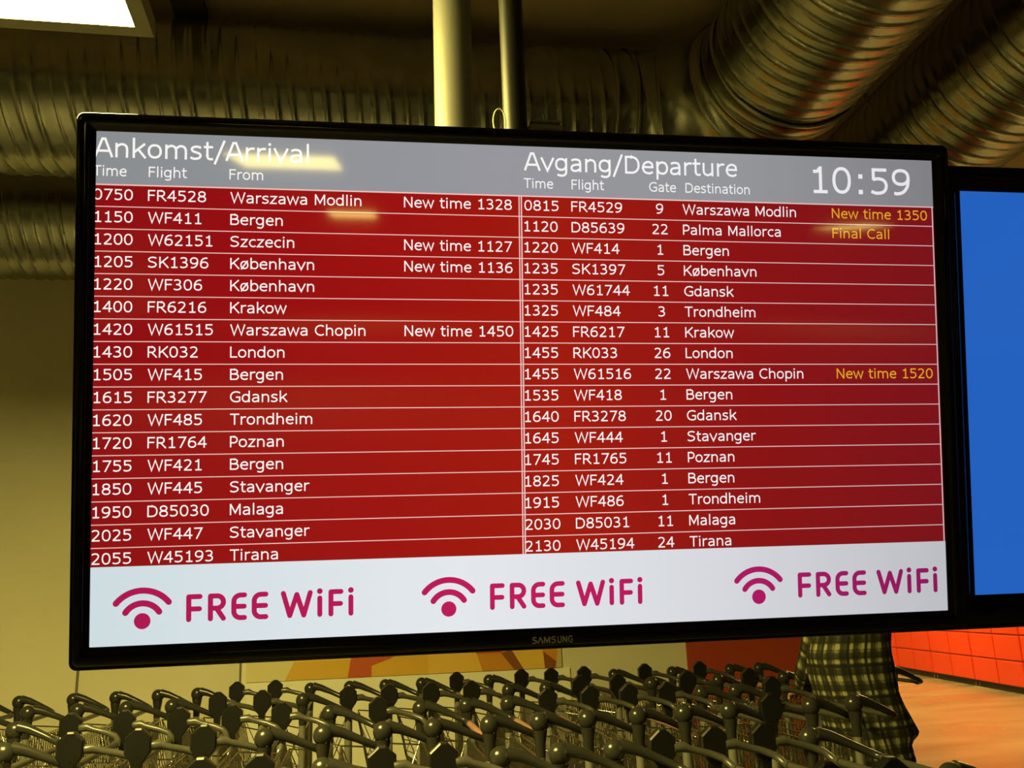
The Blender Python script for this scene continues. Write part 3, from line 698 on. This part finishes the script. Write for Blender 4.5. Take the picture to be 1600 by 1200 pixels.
# ------------------------------------------------------------------ lockers in the hall
def lockers():
    d0 = Vector((10.7, 17.36, 0)); v = Vector((-0.20785876, -0.97815885, 0)); rz = math.atan2(v.y, v.x)
    names = ['orange-red locker unit on the left, half hidden by the shirted person', 'orange-red locker unit in the middle of the bank', 'orange-red locker unit at the right end of the visible bank', 'orange-red locker unit cut by the right edge of the photo', 'orange-red locker unit hidden behind the person']
    for i, s0 in enumerate((0.05, 1.73, 3.40, 5.08, -1.63)):
        p = d0 + v * s0
        r = empty('locker_unit', names[i], 'lockers', p, rz, 'lockers along the hall')
        W = 1.66; zs = [0.10, 0.475, 0.855, 1.24, 1.62, 2.0]
        MB().box((W / 2, 0.27, 1.06), (W, 0.50, 1.92)).build('cabinet', M_lockgap, r)
        MB().box((W / 2, 0.20, 0.05), (W, 0.30, 0.10)).build('plinth', M_toe, r)
        for c in range(2):
            for k in range(5):
                x0, x1 = 0.015 + c * W / 2, W / 2 * (c + 1) - 0.015
                d = MB(); z0, z1 = zs[k] + 0.012, zs[k + 1] - 0.012
                d.loft([[Vector((x, y, z)) for x, z in ((x0 + e, z0 + e), (x1 - e, z0 + e), (x1 - e, z1 - e), (x0 + e, z1 - e))] for y, e in ((0.02, 0), (0.004, 0), (-0.002, 0.006))], True, False)
                d.build('locker_door', M_lock, r)
        for x in (0.06, W - 0.06): MB().tube([(x, 0.045, 0), (x, 0.045, 0.015), (x, 0.045, 0.07)], [0.022, 0.018, 0.015], 12).build('foot', M_chrome, r)
lockers()

# ------------------------------------------------------------------ person in the checked shirt
def person():
    r = empty('person', 'person in a dark green checked shirt, seen from behind beside the trolleys', 'person', (2.20, 3.93, 0))
    skin_m = mat('skin', (0.45, 0.26, 0.16), 0.5)
    hair_m = noise_color(mat('hair', (0.03, 0.02, 0.012), 0.6), (0.02, 0.014, 0.008), (0.05, 0.035, 0.02), 40, 3, (1, 1, 0.2), 0.3)
    trouser_m = noise_color(mat('trousers', (0.09, 0.085, 0.05), 0.8), (0.075, 0.07, 0.045), (0.11, 0.10, 0.06), 30)
    shoe_m = mat('shoe_leather', (0.03, 0.025, 0.02), 0.45)
    # body: one skinned skeleton
    V, E, R_ = [], [], []
    def pt(p, rad, link=None):
        V.append(Vector(p)); R_.append(rad)
        if link is not None: E.append((link, len(V) - 1))
        return len(V) - 1
    pel = pt((0.02, 0, 0.93), (0.125, 0.090)); ab = pt((0.01, 0.01, 1.08), (0.120, 0.080), pel); chs = pt((0, 0.015, 1.27), (0.135, 0.078), ab)
    up_ = pt((0, 0.01, 1.38), (0.105, 0.070), chs); nk = pt((0, 0.005, 1.47), 0.052, up_); jaw = pt((0, 0.025, 1.545), (0.066, 0.076), nk); hd = pt((0, 0.02, 1.62), (0.076, 0.092), jaw); tp = pt((0, 0.008, 1.69), (0.058, 0.070), hd)
    for s in (-1, 1):
        sh = pt((s * 0.148, 0.005, 1.372), 0.050, up_); el_ = pt((s * 0.158, 0.12, 1.185), 0.040, sh); wr = pt((s * 0.11, 0.29, 1.08), 0.028, el_)
        pm = pt((s * 0.105, 0.33, 1.065), (0.036, 0.016), wr); kn = pt((s * 0.09, 0.365, 1.06), (0.038, 0.014), pm)
        for j, (dx, L) in enumerate(((-0.030, 0.062), (-0.010, 0.074), (0.010, 0.070), (0.029, 0.055))):
            a = pt((s * (0.09) + dx, 0.385, 1.056), 0.009, kn); b = pt((s * 0.09 + dx, 0.385 + L * 0.55, 1.045), 0.0085, a); pt((s * 0.09 + dx, 0.385 + L * 0.7, 1.045 - L * 0.4), 0.007, b)
        th = pt((s * 0.105 - s * 0.055, 0.335, 1.055), 0.011, pm); pt((s * 0.105 - s * 0.085, 0.365, 1.04), 0.009, th)
        hp = pt((0.02 + s * 0.085, 0, 0.86), 0.085, pel); ke = pt((0.02 + s * 0.095, 0.01, 0.49), 0.058, hp); an = pt((0.02 + s * 0.10, -0.02, 0.09), 0.040, ke); pt((0.02 + s * 0.11, 0.13, 0.045), (0.042, 0.03), an)
    me = bpy.data.meshes.new('body'); me.from_pydata(V, E, []); me.update()
    ob = bpy.data.objects.new('body', me); COL.objects.link(ob)
    md = ob.modifiers.new('skin', 'SKIN'); md.use_smooth_shade = True
    sub = ob.modifiers.new('sub', 'SUBSURF'); sub.levels = 2; sub.render_levels = 2
    for i, sv in enumerate(me.skin_vertices[0].data):
        sv.radius = R_[i] if isinstance(R_[i], tuple) else (R_[i], R_[i]); sv.use_root = (i == pel)
    bpy.context.view_layer.update()
    bm_ = bpy.data.meshes.new_from_object(ob.evaluated_get(bpy.context.evaluated_depsgraph_get()))
    bpy.data.objects.remove(ob); bm_.materials.clear(); bm_.materials.append(skin_m)
    for p in bm_.polygons: p.use_smooth = True; p.material_index = 0
    child('body', bm_, r)
    # head features: ears and nose belong to a face patch on the far side, hair a cap over the skull
    hb = MB(); n, m = 24, 12; rings = []
    for i in range(m + 1):
        a = math.radians(-28 + 118 * i / m); q = max(math.cos(a), 0.02)
        rings.append([Vector((0.088 * q * math.cos(t), -0.002 + 0.104 * q * math.sin(t) * (0.86 if math.sin(t) > 0 else 1.0), 1.635 + 0.098 * math.sin(a) + (0.035 * (1 - i / m) if math.sin(t) > 0.2 else 0))) for t in [2 * math.pi * k / n for k in range(n)]])
    hb.loft(rings, True, True); hb.build('hair', hair_m, r)
    # checked shirt: lofted torso with folds and a slightly flared hem, plus sleeves
    sm = mat('checked_cotton', (0.1, 0.1, 0.05), 0.85, 0, 0.2)
    nn, l, p = nodes(sm)
    uv = nn.new('ShaderNodeUVMap'); sx = nn.new('ShaderNodeSeparateXYZ'); l.new(uv.outputs[0], sx.inputs[0])
    def band(sock, freq, lo, hi, ph=0.0):
        mu = nn.new('ShaderNodeMath'); mu.operation = 'MULTIPLY_ADD'; mu.inputs[1].default_value = freq * 2 * math.pi; mu.inputs[2].default_value = ph
        si = nn.new('ShaderNodeMath'); si.operation = 'SINE'; mr = nn.new('ShaderNodeMapRange')
        mr.interpolation_type = 'SMOOTHSTEP'
        mr.inputs['From Min'].default_value = lo; mr.inputs['From Max'].default_value = hi
        l.new(sock, mu.inputs[0]); l.new(mu.outputs[0], si.inputs[0]); l.new(si.outputs[0], mr.inputs[0]); return mr.outputs[0]
    def op(kind, a, b):
        o = nn.new('ShaderNodeMath'); o.operation = kind
        for i, q in enumerate((a, b)):
            if isinstance(q, (int, float)): o.inputs[i].default_value = q
            else: l.new(q, o.inputs[i])
        return o.outputs[0]
    FX, FY = 21.0, 15.0
    vx = band(sx.outputs[0], FX, -0.9, 1.1); vy = band(sx.outputs[1], FY, -0.9, 1.1)
    fx = band(sx.outputs[0], FX / 2, 0.80, 1.0, 1.2); fy = band(sx.outputs[1], FY / 2, 0.80, 1.0, 1.2)
    gx = band(sx.outputs[0], FX * 2, 0.4, 1.0, 0.4); gy = band(sx.outputs[1], FY * 2, 0.4, 1.0, 0.4)
    light = op('MULTIPLY', op('ADD', vx, 0.22), op('ADD', vy, 0.22))
    light = op('MULTIPLY', light, op('SUBTRACT', 1.0, op('MULTIPLY', op('MAXIMUM', gx, gy), 0.55)))
    light = op('MULTIPLY', light, op('SUBTRACT', 1.0, op('MULTIPLY', op('MAXIMUM', fx, fy), 0.9)))
    rp = nn.new('ShaderNodeValToRGB'); e = rp.color_ramp.elements
    e[0].position = 0.0; e[0].color = (0.010, 0.009, 0.006, 1); e[1].position = 1.0; e[1].color = (0.30, 0.29, 0.15, 1)
    q = e.new(0.30); q.color = (0.055, 0.055, 0.030, 1)
    l.new(light, rp.inputs[0]); l.new(rp.outputs[0], p.inputs['Base Color'])
    S_ = MB(); uvs = []
    prof = [(0.780, 0.036, 0.178, 0.138), (0.800, 0.036, 0.179, 0.139), (0.86, 0.030, 0.176, 0.135), (0.95, 0.020, 0.176, 0.130), (1.06, 0.004, 0.184, 0.126), (1.16, -0.012, 0.192, 0.128),
            (1.25, -0.016, 0.196, 0.130), (1.33, 0.004, 0.188, 0.124), (1.38, 0.0, 0.176, 0.112), (1.415, 0.0, 0.140, 0.098), (1.445, 0.0, 0.085, 0.078), (1.475, 0.0, 0.068, 0.070), (1.49, 0.0, 0.066, 0.068)]
    n = 64; rings = []
    def smooth_prof(z):
        for i in range(len(prof) - 1):
            if prof[i][0] <= z <= prof[i + 1][0]:
                q = (z - prof[i][0]) / (prof[i + 1][0] - prof[i][0]); return [a + (b - a) * q for a, b in zip(prof[i], prof[i + 1])]
        return list(prof[-1])
    zs = [0.78 + 0.71 * i / 44 for i in range(45)]
    for z in zs:
        _, cx, hw, hd_ = smooth_prof(z); ring = []
        for k in range(n):
            t = 2 * math.pi * k / n - math.pi / 2
            fold = 0.006 * math.sin(3 * t + z * 17) * math.sin(z * 9 + t) + 0.004 * math.sin(7 * t + z * 30) * max(0, 1.1 - z) / 0.3
            fold *= 1.0 if z < 1.36 else 0.3
            c, s_ = math.cos(t), math.sin(t)
            sq = (abs(c) ** 2.5 + abs(s_) ** 2.5) ** (-1 / 2.5)
            flare = 0.0
            if z < 1.08: # right-hand side of the shirt swings outwards
                a = max(0.0, math.cos(t + 0.1)) ** 5; flare = 0.062 * a * ((1.08 - z) / 0.18 if z > 0.90 else max(0.0, 1 - (0.90 - z) / 0.035))
            ring.append(Vector((cx + (hw + fold) * c * sq + flare, (hd_ + fold) * s_ * sq, z)))
        rings.append(ring)
    S_.loft(rings, False, True)
    nv = len(S_.v); shirt_uv = [(k / n * 1.02, z) for z in zs for k in range(n)]
    inner = [[q.lerp(Vector((0.03, 0, q.z)), 0.03) for q in rings[i]] for i in range(4)]
    S_.loft([rings[0]] + inner[:1] + inner[1:], False, True); shirt_uv += [(k / n * 1.02, zs[0]) for k in range(n)] + [(k / n * 1.02, zs[i]) for i in range(4) for k in range(n)]
    for s in (-1, 1):
        pts = [(s * 0.125, 0.005, 1.395), (s * 0.146, 0.01, 1.36), (s * 0.152, 0.06, 1.265), (s * 0.157, 0.115, 1.195), (s * 0.153, 0.145, 1.170), (s * 0.134, 0.215, 1.125), (s * 0.116, 0.272, 1.088)]
        rs = [0.055, 0.064, 0.060, 0.056, 0.054, 0.047, 0.041]
        o = len(S_.v); S_.tube(pts, rs, 20)
        L = 0; acc = []
        for i, q in enumerate(pts):
            if i: L += (Vector(q) - Vector(pts[i - 1])).length
            acc.append(L)
        shirt_uv += [(k / 20 * 0.36, a) for a in acc for k in range(20)]
        shirt_uv += [(0, 0)] * (len(S_.v) - len(shirt_uv))
    so = S_.build('checked_shirt', sm, r)
    ul = so.data.uv_layers.new(name='UVMap')
    for poly in so.data.polygons:
        us = [shirt_uv[so.data.loops[li].vertex_index] for li in poly.loop_indices]; mx = max(u[0] for u in us)
        for li, u in zip(poly.loop_indices, us): ul.data[li].uv = (u[0] + (1.02 if mx - u[0] > 0.6 else 0), u[1])
    so['label'] = 'dark green and yellow checked shirt'
    T = MB()
    T.loft([[Vector((0.025 + a * math.cos(t), b * math.sin(t), z)) for t in [2 * math.pi * k / 28 for k in range(28)]] for z, a, b in ((0.98, 0.150, 0.112), (0.90, 0.158, 0.118), (0.82, 0.164, 0.114), (0.78, 0.160, 0.105))], True, True)
    for s in (-1, 1): T.tube([(0.02 + s * 0.082, 0, 0.86), (0.02 + s * 0.088, 0, 0.72), (0.02 + s * 0.095, 0.01, 0.49), (0.02 + s * 0.10, -0.01, 0.28), (0.02 + s * 0.10, -0.015, 0.09)], [0.088, 0.086, 0.072, 0.064, 0.060], 20)
    T.build('trousers', trouser_m, r)
    for s in (-1, 1):
        H_ = MB(); x = 0.02 + s * 0.108
        H_.loft([[Vector((x + a * math.cos(t), y0 + b * math.sin(t), z)) for t in [2 * math.pi * k / 20 for k in range(20)]] for z, a, b, y0 in ((0.0, 0.048, 0.142, 0.045), (0.03, 0.052, 0.146, 0.045), (0.06, 0.050, 0.130, 0.035), (0.09, 0.046, 0.085, 0.0), (0.12, 0.046, 0.062, -0.015))], True, True)
        H_.build('shoe', shoe_m, r)
person()
